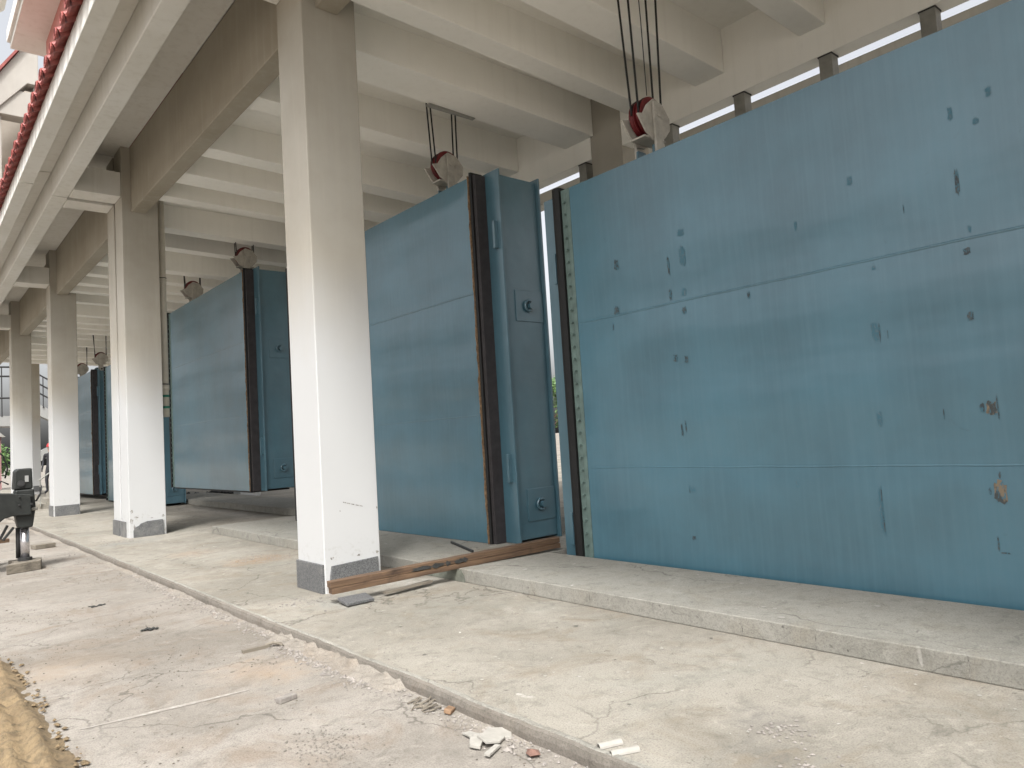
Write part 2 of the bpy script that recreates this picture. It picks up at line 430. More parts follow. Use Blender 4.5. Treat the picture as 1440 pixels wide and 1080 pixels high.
rk = random.Random(12)
def blob(cx, cz, yy, rx, rz):
    return [(cx+rx*math.cos(t_)*rk.uniform(.5, 1.15), yy, cz+rz*math.sin(t_)*rk.uniform(.5, 1.15)) for t_ in [2*math.pi*q/11 for q in range(11)]]
c1_ = [o for o in cols_ if abs(o.data.vertices[0].co.y + 20 - 7.42) < .01 and o.data.vertices[0].co.x < 1][0]
c2_ = [o for o in cols_ if abs(o.data.vertices[0].co.y + 20 - 16.10) < .01 and o.data.vertices[0].co.x < 1][0]
mark(c1_, [(3.78, 7.4185, .968), (3.90, 7.4185, .932), (4.02, 7.4185, .896), (4.02, 7.4185, .889), (3.90, 7.4185, .922), (3.78, 7.4185, .958)], 'scratch')
for (cx, cz, rx, rz) in ((3.74, .87, .008, .01), (4.17, .36, .03, .02), (3.62, .37, .03, .015), (3.95, .36, .05, .012), (4.20, .86, .008, .02)): mark(c1_, blob(cx, cz, 7.4185, rx, rz), 'plaster_chip')
for (cx, cz, rx, rz) in ((3.58, .52, .03, .035), (3.57, .33, .035, .05), (3.66, .40, .05, .025), (3.62, .22, .02, .06), (4.16, .38, .03, .03), (3.95, .36, .04, .012)): mark(c2_, blob(cx, cz, 16.0985, rx, rz), 'plaster_chip')
# end column and end wall beam
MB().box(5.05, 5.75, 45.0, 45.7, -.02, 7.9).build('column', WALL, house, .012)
q = MB().box(5.02, 5.78, 44.97, 45.73, .161, .45).build('granite_slab', GRAN, house, .004)
MB().box(3.3, 9.75, 45.75, 46.2, 7.15, 8.3).build('end_beam', BEAM, house, .012)

# front and rear edge beams between columns
spans = [(-8, -1.3), (-.62, 7.42), (8.10, 16.10), (17.43, 25.30), (26.0, 34.0), (34.7, 45.75)]
for a, b in spans:
    MB().box(3.70, 3.98, a+.002, b-.002, 6.68, 8.048).build('edge_beam', BEAM, house, .010)
    MB().box(9.05, 9.32, a+.002, b-.002, 6.21, 7.5).build('rear_beam', CEIL, house, .010)
# joists across the ceiling, a hair lower at the rear
JO = [-4.4, -3.0, -.2, 1.2, 2.55, 3.96, 5.45, 6.78, 8.02, 9.97, 12.15, 13.5, 14.9, 17.0, 18.57, 20.86, 22.3, 23.6, 24.75, 26.4, 28.75, 30.3, 31.5, 32.7, 34.15, 36.35, 38.2, 40.0, 41.6, 43.2]
JW = {5.45: .5, 8.02: .68, 9.97: .42, 12.15: .42, 13.5: .58, 17.0: .4, 20.86: .45}
for y in JO:
    MB().prism([(3.985, 6.73), (9.045, 6.585), (9.045, 7.24), (3.985, 7.24)], lambda u, w_, t: (u, t, w_), y, y+JW.get(y, .36)).build('ceiling_joist', CEIL, house, .010)
# ceiling slab with openings where the hoist ropes pass
holes = [(.9, 1.15, 5.9, 7.3), (4.80, 5.06, 5.9, 7.3), (8.80, 9.22, 5.95, 7.2), (12.95, 13.2, 5.9, 7.3), (17.42, 18.55, 4.95, 7.9), (21.45, 21.75, 5.9, 7.3),
         (25.7, 26.0, 5.9, 7.3), (29.9, 30.2, 5.9, 7.3), (33.75, 34.0, 5.9, 7.3), (37.9, 38.2, 5.9, 7.3)]
sl = MB(); y = -8.0
for (a, b, xa, xb) in holes:
    sl.box(3.98, 9.05, y, a, 7.235, 7.4); sl.box(3.98, xa, a, b, 7.235, 7.4); sl.box(xb, 9.05, a, b, 7.235, 7.4); y = b
sl.box(3.98, 9.05, y, 45.75, 7.235, 7.4)
sl.build('ceiling_slab', CEIL, house)
MB().box(6.12, 7.0, 8.655, 8.735, 6.63, 6.668).build('slot_trim', STEEL, house, .004)
MB().box(5.0, 7.85, 18.30, 18.44, 7.26, 7.36).build('steel_channel', simple('slate_steel', (.12, .15, .17), .5, 0, .3, 6, .1), house, .006)
# eaves: bracket at each column, eave beam, outer edge beam, soffit slab between
EY = [(-8, 16.74), (16.79, 46.2)]
for a, b in EY:
    MB().box(2.40, 2.68, a, b, 7.00, 8.048).build('eave_beam', EAVE, house, .012)
    MB().prism([(1.84, 7.18), (2.09, 7.18), (2.09, 7.46), (2.395, 7.48), (2.395, 7.86), (1.84, 7.53)],
               lambda u, w_, t: (u, t, w_), a, b).build('eave_fascia', EAVE, house, .008)
    MB().box(2.685, 3.695, a, b, 8.05, 8.15).build('eave_soffit', EAVE, house)
    MB().box(9.325, 11.0, a, b, 7.56, 7.72).build('eave_soffit', EAVE, house)
    MB().box(10.50, 10.83, a, b, 6.45, 6.70).build('eave_beam', EAVE, house, .012)
    MB().box(11.0, 11.25, a, b, 7.42, 7.75).build('eave_fascia', EAVE, house, .008)
for a, b in COLS:
    MB().box(2.685, 3.525, a+.03, b-.03, 6.98, 7.50).build('eave_bracket', EAVE, house, .010)
    MB().box(9.755, 10.495, a+.03, b-.03, 6.45, 7.0).build('eave_bracket', EAVE, house, .010)
# roof tiles on the eave: rounded cover tiles with end discs, over a sloping tile bed
tl = MB()
bed = [(1.74, 7.50), (2.40, 7.90), (2.40, 7.94), (1.72, 7.535)]
tl.prism(bed, lambda u, w_, t: (u, t, w_), -6, 21.6)
y = -1.0
SL = math.atan2(.375, .68)
while y < 21.4:
    r_ = .078 + random.uniform(-.004, .004); jx = random.uniform(-.012, .012)
    d = Vector((math.cos(SL), 0, math.sin(SL))); p0 = Vector((1.70+jx, y, 7.515))
    tl.tube([p0, p0+d*.7], r_*.92, 12)
    e0 = Vector((1.675+jx, y, 7.485)); dn = Vector((1, 0, .18)).normalized()
    tl.tube([e0, e0+dn*.02], [r_*.8, r_*.8], 14)
    tl.tube([e0+Vector((-.006, math.cos(t_)*r_, math.sin(t_)*r_)) for t_ in [2*math.pi*q/14 for q in range(15)]], .013, 5)
    y += .45
tl.build('roof_tiles', TILE, house, smooth=False)
# upper storey: red wall set back over the eave, and its own projecting eave
MB().box(2.42, 2.62, -8, 17.3, 8.05, 10.5).build('upper_wall', REDW, house)
MB().box(10.0, 10.2, -8, 17.3, 7.73, 10.5).build('upper_wall', REDW, house)
MB().box(2.62, 10.0, 17.1, 17.3, 8.16, 10.5).build('upper_wall', REDW, house)
MB().prism([(1.86, 10.5), (11, 10.5), (11, 10.9), (1.80, 10.9), (1.80, 10.62), (1.86, 10.62)], lambda u, w_, t: (u, t, w_), -8, 18.0).build('upper_eave', EAVE, house, .01)
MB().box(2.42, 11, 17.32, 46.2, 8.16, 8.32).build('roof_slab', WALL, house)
# gabled pavilion rising from the roof beyond the expansion joint
pav = empty('gabled_pavilion', (2.5, 22, 7.95), 'cream gabled pavilion end with a sloping white verge above the red tiled eave', 'building', None, 0, True)
def px(u, w_, t): return (u, t, w_)
MB().prism([(.6, 9.35), (.6, 9.0), (2.62, 11.55), (2.86, 11.55), (2.86, 12.55), (2.60, 12.62)], px, 21.8, 22.3).build('gable_verge', PAV, pav, .01)
MB().prism([(.5, 9.40), (2.58, 12.70), (2.61, 12.665), (.6, 9.36)], px, 21.7, 22.6).build('verge_tiles', TILE, pav)
MB().box(2.76, 3.1, 21.95, 22.4, 8.32, 11.55).build('post', PAV, pav, .01)
MB().box(1.0, 2.755, 21.85, 22.3, 10.62, 11.32).build('tie_beam', PAV, pav, .01)
MB().box(1.75, 2.06, 21.95, 22.4, 8.32, 10.615).build('post', PAV, pav, .01)
MB().box(1.6, 6, 23.2, 23.4, 8.32, 12.4).build('back_wall', simple('shaded_stucco', (.36, .32, .27), .85, 0, .1, 3, .1), pav)
# farther roof corner up to the left
fr = empty('upturned_roof_corner', (2.3, 24.5, 15.0), 'upturned red tiled roof corner with white fascia at the top of the picture', 'roof', None, 0, True)
MB().prism([(1.2, 14.6), (2.35, 15.5), (2.5, 16.6), (2.42, 16.65), (2.25, 15.75), (1.2, 14.95)], px, 24.0, 25.0).build('tile_edge', TILE, fr)
MB().prism([(1.2, 14.0), (2.45, 15.1), (2.35, 15.46), (1.2, 14.56)], px, 24.1, 25.0).build('fascia', EAVE, fr)

# rear steel posts
for y in (2.72, 3.93, 5.18, 6.42, 8.25, 9.9, 11.1):
    MB().box(9.06, 9.24, y, y+.17, -.01, 6.205).build('steel_post', STEEL, house, .006)
    MB().box(9.055, 9.25, y-.008, y+.178, 6.19, 6.208).build('post_cap', DARKST, house)
# rain pipe by the expansion joint
rp = empty('rain_pipe', (4.35, 16.4, 2.3), 'cream plastic rain pipe with green tape beside the double column', 'pipe', None, 0, True)
MB().tube([(4.36, 16.45, 7.2), (4.36, 16.45, 2.42)], .075, 16).build('pipe', PIPE, rp, smooth=True)
for z in (5.35, 3.05):
    MB().tube([(4.36, 16.45, z-.06), (4.36, 16.45, z+.06)], .084, 16).build('pipe_collar', PIPE, rp, smooth=True)
    MB().tube([(4.36, 16.45, z+.06), (4.36, 16.45, z+.075)], .086, 16).build('joint_ring', DARKST, rp)
for z in (2.86, 2.62):
    MB().tube([(4.36, 16.45, z-.02), (4.36, 16.45, z+.03)], .0775, 16).build('tape', GREEN, rp)

# ------------------------------------------------------------------ gates
SX = 6.10; GL = 7.0; GH = 5.07
def make_gate(label):
    t = empty('sluice_gate', (0, 0, 0), label, 'sluice gate', 'blue sluice gates hanging in a row')
    # skin plate: a fine grid so that the plate can be very slightly dished between its girders
    y0, y1 = .46, GL-.62; n = 60; mz = 50; vs = []; fs = []
    welds = (1.74, 3.43)
    for j in range(mz+1):
        z = GH*j/mz
        for i in range(n+1):
            y = y0 + (y1-y0)*i/n
            d = .010*mnoise.noise((y*.6, z*.9, 1)) + .006*math.sin(z*2*math.pi/.84)
            d *= min(1, i/2, (n-i)/2, j/2, (mz-j)/2)
            vs.append((-.0 + d, y, z))
    for j in range(mz):
        for i in range(n):
            a = j*(n+1)+i; fs.append((a, a+n+1, a+n+2, a+1))
    sk = MB(); sk.add(vs, fs)
    sk.add([(.0, y0, 0), (.0, y0, GH), (.165, y0, GH), (.165, y0, 0)], [(0,1,2,3)])
    sk.add([(.0, y1, 0), (.165, y1, 0), (.165, y1, GH), (.0, y1, GH)], [(0,1,2,3)])
    sk.add([(.0, y0, GH), (.0, y1, GH), (.165, y1, GH), (.165, y0, GH)], [(0,1,2,3)])
    sk.add([(.0, y0, 0), (.165, y0, 0), (.165, y1, 0), (.0, y1, 0)], [(0,1,2,3)])
    sko = sk.build('skin_plate', GATE, t)
    for p in sko.data.polygons[:n*mz]: p.use_smooth = True
    for z, h, rr in ((1.74, .011, .005), (3.43, .014, .007)):
        mb = MB(); pts = []
        yy = [y0+.02+(y1-y0-.04)*i/90 for i in range(91)]
        prof = lambda y: z + .006*mnoise.noise((y*3, z, 0))
        vs = []; fs = []
        for i, y in enumerate(yy):
            zc = prof(y); k_ = rr*(1+.4*mnoise.noise((y*17, z, 7)))
            dx_ = .010*mnoise.noise((y*.6, zc*.9, 1)) + .006*math.sin(zc*2*math.pi/.84)
            vs += [(dx_+.002, y, zc-h), (dx_-k_, y, zc-h*.35), (dx_-k_, y, zc+h*.35), (dx_+.002, y, zc+h)]
        for i in range(90):
            for q in range(3):
                a = i*4+q; fs.append((a, a+1, a+5, a+4))
        mb.add(vs, fs); mb.build('weld_seam', GATE, t, smooth=True)
    MB().box(.20, .90, .06, GL-.06, .03, GH-.03).build('gate_body', GATE_DULL, t, .005)
    MB().box(.166, .196, 0, GL, 0, GH+.03).build('front_flange', GATE_DULL, t, .004)
    MB().box(.905, .935, -.0, GL, .0, GH+.02).build('rear_flange', GATE_DULL, t, .004)
    # seals and clamp bars at both ends
    def seal(ya, yb, seed):
        mb = MB(); vs = []; fs = []; zz = [(-.01+(GH+.05)*i/60) for i in range(61)]
        for z in zz:
            o_ = .006*mnoise.noise((z*2.2, seed, 0))
            vs += [(.165, ya, z), (-.035+o_, ya+o_*.6, z), (-.050+o_, (ya+yb)/2, z), (-.035+o_, yb+o_*.6, z), (.165, yb, z)]
        for i in range(60):
            for q in range(4):
                a = i*5+q; fs.append((a, a+5, a+6, a+1))
        fs.append((0, 1, 2, 3, 4)); fs.append((300, 304, 303, 302, 301))
        mb.add(vs, fs); mb.build('rubber_seal', RUBBER, t)
    seal(.35, .40, 1); seal(GL-.475, GL-.36, 5)
    def bar(ya, yb, mat, boltmat, x, bl, br):
        MB().box(x, .165, ya, yb, 0, GH).build('clamp_bar', mat, t, .003)
        ym = (ya+yb)/2
        z = .12; bo = MB(); bo.box(x-.003, x+.001, ym-.012, ym+.012, .02, GH-.02)
        while z < GH-.06:
            bo.tube([(x-bl, ym, z), (x+.002, ym, z)], br, 6); z += .145
        b_ = bo.build('bolt_row', boltmat, t)
    bar(.285, .348, BAR, BAR, -.012, .010, .008); bar(GL-.62+.004, GL-.478, BARG, BARG, -.004, .042, .015)
    fy = MB(); vs = []; fs = []
    zz = [GH*i/120 for i in range(121)]
    for z in zz:
        e = .424 + .018*mnoise.noise((z*2.3, 0, 4)) + .012*mnoise.noise((z*9, 0, 4)); f_ = -.055 - .03*abs(mnoise.noise((z*7, 2, 2)))
        vs += [(.0, .40, z), (f_, .405, z), (f_+.006, e, z), (.004, e+.012, z)]
    for i in range(120):
        for q in range(3):
            a = i*4+q; fs.append((a, a+4, a+5, a+1))
    fy.add(vs, fs); fy.build('frayed_edge', FRAY, t)
    for z in (4.19, 1.0):
        MB().box(.105, .168, .075, .125, z-.19, z+.19).build('guide_lug', GATE_DULL, t, .006)
        MB().box(.105, .168, GL-.20, GL-.15, z-.19, z+.19).build('guide_lug', GATE_DULL, t, .006)
    for z in (3.22, .48):
        p = MB().box(.38, .895, .045, .062, z-.22, z+.22).build('pad_plate', GATE_DULL, t, .006)
        h = MB().tube([(.61+.075*math.cos(a), .02, z+.075*math.sin(a)) for a in [math.radians(60+i*24) for i in range(11)]], .018, 8)
        ho = h.build('hook', GATE_DULL, t, smooth=True); ho.parent = p
        pin = MB().tube([(.63, .046, z), (.63, -.02, z)], .045, 12).build('pin', GATE_DULL, t); pin.parent = p
    for y in (1.53, 5.47):
        for d in (-.13, .10):
            MB().prism([(.30, GH-.03), (.50, GH-.03), (.47, GH+.24), (.33, GH+.24)], lambda u, w_, s_: (u, s_, w_), y+d, y+d+.03).build('lifting_lug', GATE_DULL, t, .004)
    # drips along the bottom edge
    MB().box(.0, .90, .46, GL-.62, -.035, -.002).build('bottom_seal', RUBBER, t)
    return t
LAB = ['large scuffed blue steel sluice gate with black bolted seal, nearest on the right',
       'blue steel sluice gate behind the timber beam, with a frayed brown seal edge',
       'blue steel sluice gate raised off the floor beside the rain pipe',
       'blue sluice gate mostly hidden behind the double column',
       'small far blue sluice gate seen just right of the third column']
GP = [(-.53, -.58), (7.33, .15), (15.93, .68), (24.53, .05), (33.1, .20)]
g0 = make_gate(LAB[0])
gates = [g0]
for i in range(1, 5):
    gg = copy_tree(g0); gg['label'] = LAB[i]; gates.append(gg)
for gg, (y, z) in zip(gates, GP): gg.location = (SX, y, z)
# scuffs on the first gate only: thin irregular patches of bare primer and rust lying on the skin
marks = [('d',5.2,3.41,.041,.079),('d',5.25,2.9,.046,.063),('d',5.31,2.73,.012,.048),('p',4.32,3.55,.06,.058),('p',4.32,3.31,.052,.144),('p',4.34,2.94,.043,.058),
 ('d',4.5,3.24,.018,.11),('d',4.51,2.94,.022,.081),('d',4.35,2.75,.034,.043),('d',4.5,2.28,.035,.051),('d',4.37,2.25,.03,.05),('d',4.49,1.54,.016,.087),('d',4.44,1.57,.011,.072),
 ('d',3.62,2.77,.018,.04),('d',1.81,3.29,.019,.129),('p',1.76,2.92,.016,.037),('d',1.79,2.76,.032,.032),('p',2.51,2.25,.039,.128),('d',2.47,2.25,.006,.10),('d',2.41,2.22,.004,.052),
 ('d',1.81,2.27,.028,.045),('r',1.74,1.58,.045,.07),('d',1.80,1.58,.018,.05),('d',1.70,1.58,.006,.119),('r',1.74,.97,.05,.105),('d',1.805,.97,.011,.036),('d',1.735,1.09,.01,.03),('d',2.58,.79,.006,.288),
 ('p',2.60,.79,.014,.25),('d',1.79,.59,.008,.067),('d',1.75,.525,.045,.006),('d',4.45,.45,.035,.026),('d',4.45,.94,.007,.05),('p',4.41,.93,.03,.04),('d',2.06,1.55,.005,.054),('p',1.81,3.83,.028,.081),
 ('p',2.47,2.78,.022,.029),('p',1.65,3.71,.032,.037),('p',2.54,1.54,.028,.087),('p',2.6,3.55,.03,.06),('p',1.55,3.9,.03,.05),('d',2.2,3.2,.004,.05),('p',3.1,3.3,.02,.06),('p',3.3,1.0,.02,.05)]
for kind, nm, mt in (('d', 'dark_scuffs', SCUFF), ('p', 'faded_scuffs', PALE), ('r', 'rust_patches', RUSTY)):
    mb = MB(); rn = random.Random(3)
    for (kk, y, z, hw, hh) in marks:
        if kk != kind: continue
        n = 18; pts = []
        for i in range(n):
            a = 2*math.pi*i/n; q = .62 + .5*rn.random()
            ca, sa = math.cos(a), math.sin(a)
            ca = math.copysign(abs(ca)**.6, ca); sa = math.copysign(abs(sa)**.6, sa)
            k_ = .72 if kind == 'p' else .85
            pts.append((y + .53 + k_*hw*ca*q, z + .58 + k_*hh*sa*q))
        xo = -.0125 - .0006*(kind == 'r')
        def dd(u, w_):
            return .010*mnoise.noise((u*.6, w_*.9, 1)) + .006*math.sin(w_*2*math.pi/.84) - .0035
        mb.add([(dd(u, w_), u, w_) for u, w_ in pts] + [(dd(y+.53, z+.58), y+.53, z+.58)], [(n, i, (i+1) % n) for i in range(n)])
    so = mb.build(nm, mt, None); so.parent = g0; so['kind'] = 'stuff'

# ------------------------------------------------------------------ hoist blocks with wire ropes
def make_block(label, top):
    # origin at the sheave axle; sheave axle along Y
    t = empty('pulley_block', (0, 0, 0), label, 'pulley block', 'hoist pulley blocks over the gates')
    R_ = .215
    for y in (-.05, .05):
        prof = [(.05, -.04), (R_*.86, -.04), (R_, -.034), (R_, -.026), (R_*.90, -.006), (R_*.90, .006), (R_, .026), (R_, .034), (R_*.86, .04), (.05, .04)]
        mb = MB(); seg = 40; vs = []; fs = []
        for i in range(seg):
            a = 2*math.pi*i/seg
            for rr, yy in prof: vs.append((rr*math.cos(a), y+yy, rr*math.sin(a)))
        n = len(prof)
        for i in range(seg):
            for k_ in range(n):
                fs.append((i*n+k_, i*n+(k_+1) % n, ((i+1) % seg)*n+(k_+1) % n, ((i+1) % seg)*n+k_))
        mb.add(vs, fs); mb.build('sheave', RED, t)
    cheek = [(u_*1.10, w_*1.16) for u_, w_ in [(-.13, .07), (-.02, .155), (.13, .12), (.235, .0), (.225, -.12), (.14, -.21), (.06, -.27), (-.06, -.27), (-.17, -.20), (-.29, -.05), (-.20, -.03)]]
    for y0 in (-.125, .10):
        MB().prism(cheek, lambda u, w_, s_: (u, s_, w_), y0, y0+.025).build('cheek_plate', BLOCKP, t, .006)
    for y0 in (-.16, .126):
        MB().box(-.065, .065, y0, y0+.033, -.62, .13).build('strap', BLOCKP, t, .006)
    MB().tube([(0, -.18, 0), (0, .18, 0)], .045, 14).build('axle', BLOCKP, t)
    MB().tube([(.10, -.143, .0), (.10, -.125, .0)], .035, 10).build('cover_bolt', BLOCKP, t)
    MB().box(-.19, .19, -.10, .10, -.285, -.262).build('spacer', BLOCKP, t, .004)
    MB().tube([(0, -.175, -.5), (0, .175, -.5)], .035, 12).build('pin', DARKST, t)
    for (xb, xt, yb, yt) in ((-.207, -.42, -.05, -.16), (-.207, -.27, .05, .12), (.207, .15, -.05, -.16), (.207, .28, .05, .10)):
        MB().tube([(xb, yb, .0), (xb, yb, .04), (xb+(xt-xb)*.5, yb+(yt-yb)*.5, (top+.04)/2), (xt, yt, top)], .0125, 8).build('wire_rope', ROPE, t, smooth=True)
    for y in (-.05, .05):
        MB().tube([(.208*math.cos(a), y, .208*math.sin(a)) for a in [math.pi*i/16 for i in range(17)]], .0125, 6).build('wire_rope', ROPE, t, smooth=True)
    return t
BL = ['red and grey pulley block on four ropes above the large near gate',
      'red and grey pulley block on four ropes above the gate behind the timber beam',
      'pulley block at the near end of the raised gate, right of the double column',
      'pulley block at the far end of the raised gate, right of the rain pipe',
      'far pulley block over the near end of the small far gate',
      'far pulley block over the far end of the small far gate']
BP = [(4.94, -.58), (8.86, .15), (17.35, .68), (21.45, .68), (33.9, .20), (37.95, .20)]
b0 = None
for i, (y, z) in enumerate(BP):
    if b0 is None: b0 = make_block(BL[0], 2.3); o = b0
    else:
        o = copy_tree(b0); o['label'] = BL[i]
    o.location = (SX+.40, y, z + GH + .60)
MB().tube([(-.10, -.1, .2), (-.24, -.2, 1.0), (-.42, -.3, 2.3)], .006, 6).build('thin_cord', ROPE, b0)

# ------------------------------------------------------------------ timber and bits around the first column
tb = empty('timber_beam', (3.32, 6.83, .108), 'long brown squared timber lying from the front column base to the gates', 'timber')
L = 2.92; tb.rotation_euler = (0, math.radians(-1.3), math.radians(-6))
def plank(z0, z1, y0, y1, x0, x1, seed):
    mb = MB(); n = 40; vs = []; fs = []; rn = random.Random(seed)
    for i in range(n+1):
        x = x0+(x1-x0)*i/n; e = .006*mnoise.noise((x*4, seed, 0)); e2 = .006*mnoise.noise((x*5, seed, 9))
        vs += [(x, y0+e, z0+e2), (x, y1+e2, z0), (x, y1+e, z1+e2), (x, y0+e2, z1+e)]
    for i in range(n):
        for q in range(4): fs.append((i*4+q, i*4+(q+1) % 4, (i+1)*4+(q+1) % 4, (i+1)*4+q))
    fs.append((3, 2, 1, 0)); fs.append((n*4, n*4+1, n*4+2, n*4+3)); mb.add(vs, fs); return mb
plank(0, .058, 0, .11, 0, L, 2).build('lower_plank', TIMB, tb, .004)
plank(.061, .125, .004, .115, -.01, L, 5).build('upper_plank', TIMB, tb, .004)
mk = MB(); rn = random.Random(9)
for (x, w_) in ((1.0, .16), (1.2, .1), (1.33, .05), (1.48, .06), (1.55, .04)):
    n = 10; mk.add([(x+w_*math.cos(2*math.pi*i/n)*rn.uniform(.5, 1.2), -.0085, .085+.03*math.sin(2*math.pi*i/n)*rn.uniform(.5, 1.2)) for i in range(n)], [tuple(range(n))])
mk.build('burn_mark', BLACKB, tb)
o = MB().prism([(0, 0), (.30, -.02), (.33, .19), (.02, .22)], lambda u, w_, s_: (u, w_, s_), 0, .03).build('granite_offcut', GRAN, None, .004)
o.location = (3.37, 6.62, .012); o.rotation_euler = (math.radians(7), 0, math.radians(4)); tag(o, 'broken grey granite tile lying under the end of the brown timber', 'tile')
o = plank(0, .02, 0, .07, 0, .6, 8).build('thin_lath', GREYW, None); o.location = (3.86, 6.70, .03); o.rotation_euler = (0, -.02, .05)
tag(o, 'thin pale strip of wood lying along the foot of the timber', 'wood strip')
o = MB().tube([(0, 0, 0), (.98, 0, 0)], .018, 6).build('steel_rod', DARKST, None); o.location = (5.84, 8.3, .166); o.rotation_euler[2] = math.atan2(-.92, -.33)
tag(o, 'short dark steel rod on the sill behind the timber', 'rod')
MB2 = MB().box(4.779, 4.7815, 6.10, 6.50, .004, .12)
o = setorigin(MB().prism([(6.56, .004), (7.4, .004), (7.4, .14), (6.70, .14), (6.66, .12), (6.63, .135), (6.58, .08)], lambda u, w_, s_: (s_, u, w_), 4.769, 4.774).build('damp_stain', MOSS), (4.77, 6.3, .0)); o['kind'] = 'structure'

jm = MB()
for y, w_ in JOINTS:
    n = 12; vs = []; fs = []
    for i in range(n+1):
        z = .004+.136*i/n; e = .006*mnoise.noise((z*30, y, 0)); ww = w_*(.6+.6*abs(mnoise.noise((z*40, y, 3))))
        vs += [(4.7785, y+e-ww, z), (4.7785, y+e+ww, z)]
    for i in range(n): fs.append((2*i, 2*i+2, 2*i+3, 2*i+1))
    jm.add(vs, fs)
rj = random.Random(4)
for i in range(16):      # chipped spots on the sill face
    y, z, r_ = rj.uniform(1.2, 6), rj.uniform(.03, .135), rj.uniform(.006, .02); n = 9
    jm.add([(4.7786, y+r_*math.cos(2*math.pi*q/n)*rj.uniform(.5, 1.1), z+r_*.8*math.sin(2*math.pi*q/n)*rj.uniform(.4, 1.1)) for q in range(n)], [tuple(range(n))])
struct(jm.build('sill_chips', broken('chipped_concrete', (.085, .08, .07), (.13, .12, .105), (.24, .228, .2), .48, 40)))
# ------------------------------------------------------------------ ground debris
rn = random.Random(21)
gv = MB()
for i in range(3200):       # crumbled edge along the kerb
    y = 2.6 + rn.random()**1.3*9; x = 2.61 - abs(rn.gauss(0, .07)) - (.10*rn.random() if rn.random() < .3 else 0)
    den = mnoise.noise((0, y*.9, 9)) + .35
    if 4.6 < y < 6.3: den += .5; x -= rn.random()*.10
    if den < rn.random()*.8: continue
    gv.rock((x, y, GZ+.004), rn.uniform(.004, .013)*(2.0 if rn.random() < .08 else 1), .7, rn)
o = gv.build('kerb_rubble', STONE); struct(o, 'stuff')
gv = MB()
for i in range(3000):       # grit over the lower ground
    y = 2.6 + rn.random()**1.6*14; x = rn.uniform(.6, 2.55)
    if mnoise.noise((x*1.5, y*.9, 4)) < rn.random()*.6-.2: continue
    gv.rock((x, y, GZ+.002), rn.uniform(.003, .010)*(1.8 if rn.random() < .05 else 1), .5, rn)
o = gv.build('grit', simple('dark_grit', (.11, .095, .078), .95, 0, .5, 30, .3)); struct(o, 'stuff')
gv = MB()
for i in range(420):       # flakes of white paint on the slabs
    if rn.random() < .6: x, y, z = rn.uniform(2.75, 4.7), 1.2+rn.random()**1.4*6, .0025
    else: x, y, z = rn.uniform(4.85, 6.0), rn.uniform(1.2, 6.3), .1485
    if mnoise.noise((x*1.4, y*1.1, 2)) < rn.random()*.5-.15: continue
    r_ = rn.uniform(.004, .013)*(2.2 if rn.random() < .10 else 1); a0 = rn.random()*6; n = 6
    gv.add([(x+r_*rn.uniform(.5, 1.3)*math.cos(a0+i_*2*math.pi/n), y+r_*rn.uniform(.5, 1.3)*math.sin(a0+i_*2*math.pi/n), z+rn.uniform(0, .003)) for i_ in range(n)], [tuple(range(n))])
o = gv.build('paint_flakes', PLAST); struct(o, 'stuff')
gv = MB()
for i in range(340):       # dark crumbs on the walkway
    x, y = rn.uniform(2.75, 4.7), 1.4+rn.random()**1.3*12
    if mnoise.noise((x*1.2, y*.8, 6)) < rn.random()*.5-.1: continue
    gv.rock((x, y, .002), rn.uniform(.003, .010), .5, rn)
for cx, cy, n, rr in ((4.12, 10.7, 90, .5), (3.2, 15.7, 90, .45), (3.25, 7.3, 110, .35), (3.15, 1.75, 60, .16), (3.45, 2.05, 60, .14), (6.3, 7.0, 70, .16)):
    for i in range(n):
        z = .147 if cx > 5 else .002
        gv.rock((cx+rn.gauss(0, rr*.5), cy+rn.gauss(0, rr*.5), z+.002), rn.uniform(.004, .014), .6, rn)
o = gv.build('crumbs', STONE); struct(o, 'stuff')
gv = MB()
for i in range(170):       # clods along the mud bank and pressed into it
    y = 2.6 + rn.random()**1.3*6; ed = .80 - (max(0, y-7.6))*.5
    x = ed - abs(rn.gauss(0, .06)) if rn.random() < .7 else rn.uniform(-.5, ed)
    gv.rock((x, y, GZ+.012+.03*min(1, max(0, (ed-x)/.2))), rn.uniform(.006, .024), .6, rn)
o = gv.build('mud_clods', MUD); struct(o, 'stuff')
# faint chalk line on the ground
ch = MB(); n = 40; vs = []; fs = []
for i in range(n+1):
    t = i/n; x = .86+1.05*t; y = 5.36-.14*t; wv = .024*math.sin(math.pi*t)**.5*(1+.5*mnoise.noise((t*14, 0, 0)))
    vs += [(x, y-wv, GZ+.003), (x, y+wv, GZ+.003)]
for i in range(n): fs.append((i*2, i*2+2, i*2+3, i*2+1))
ch.add(vs, fs); struct(ch.build('chalk_line', CHALK))

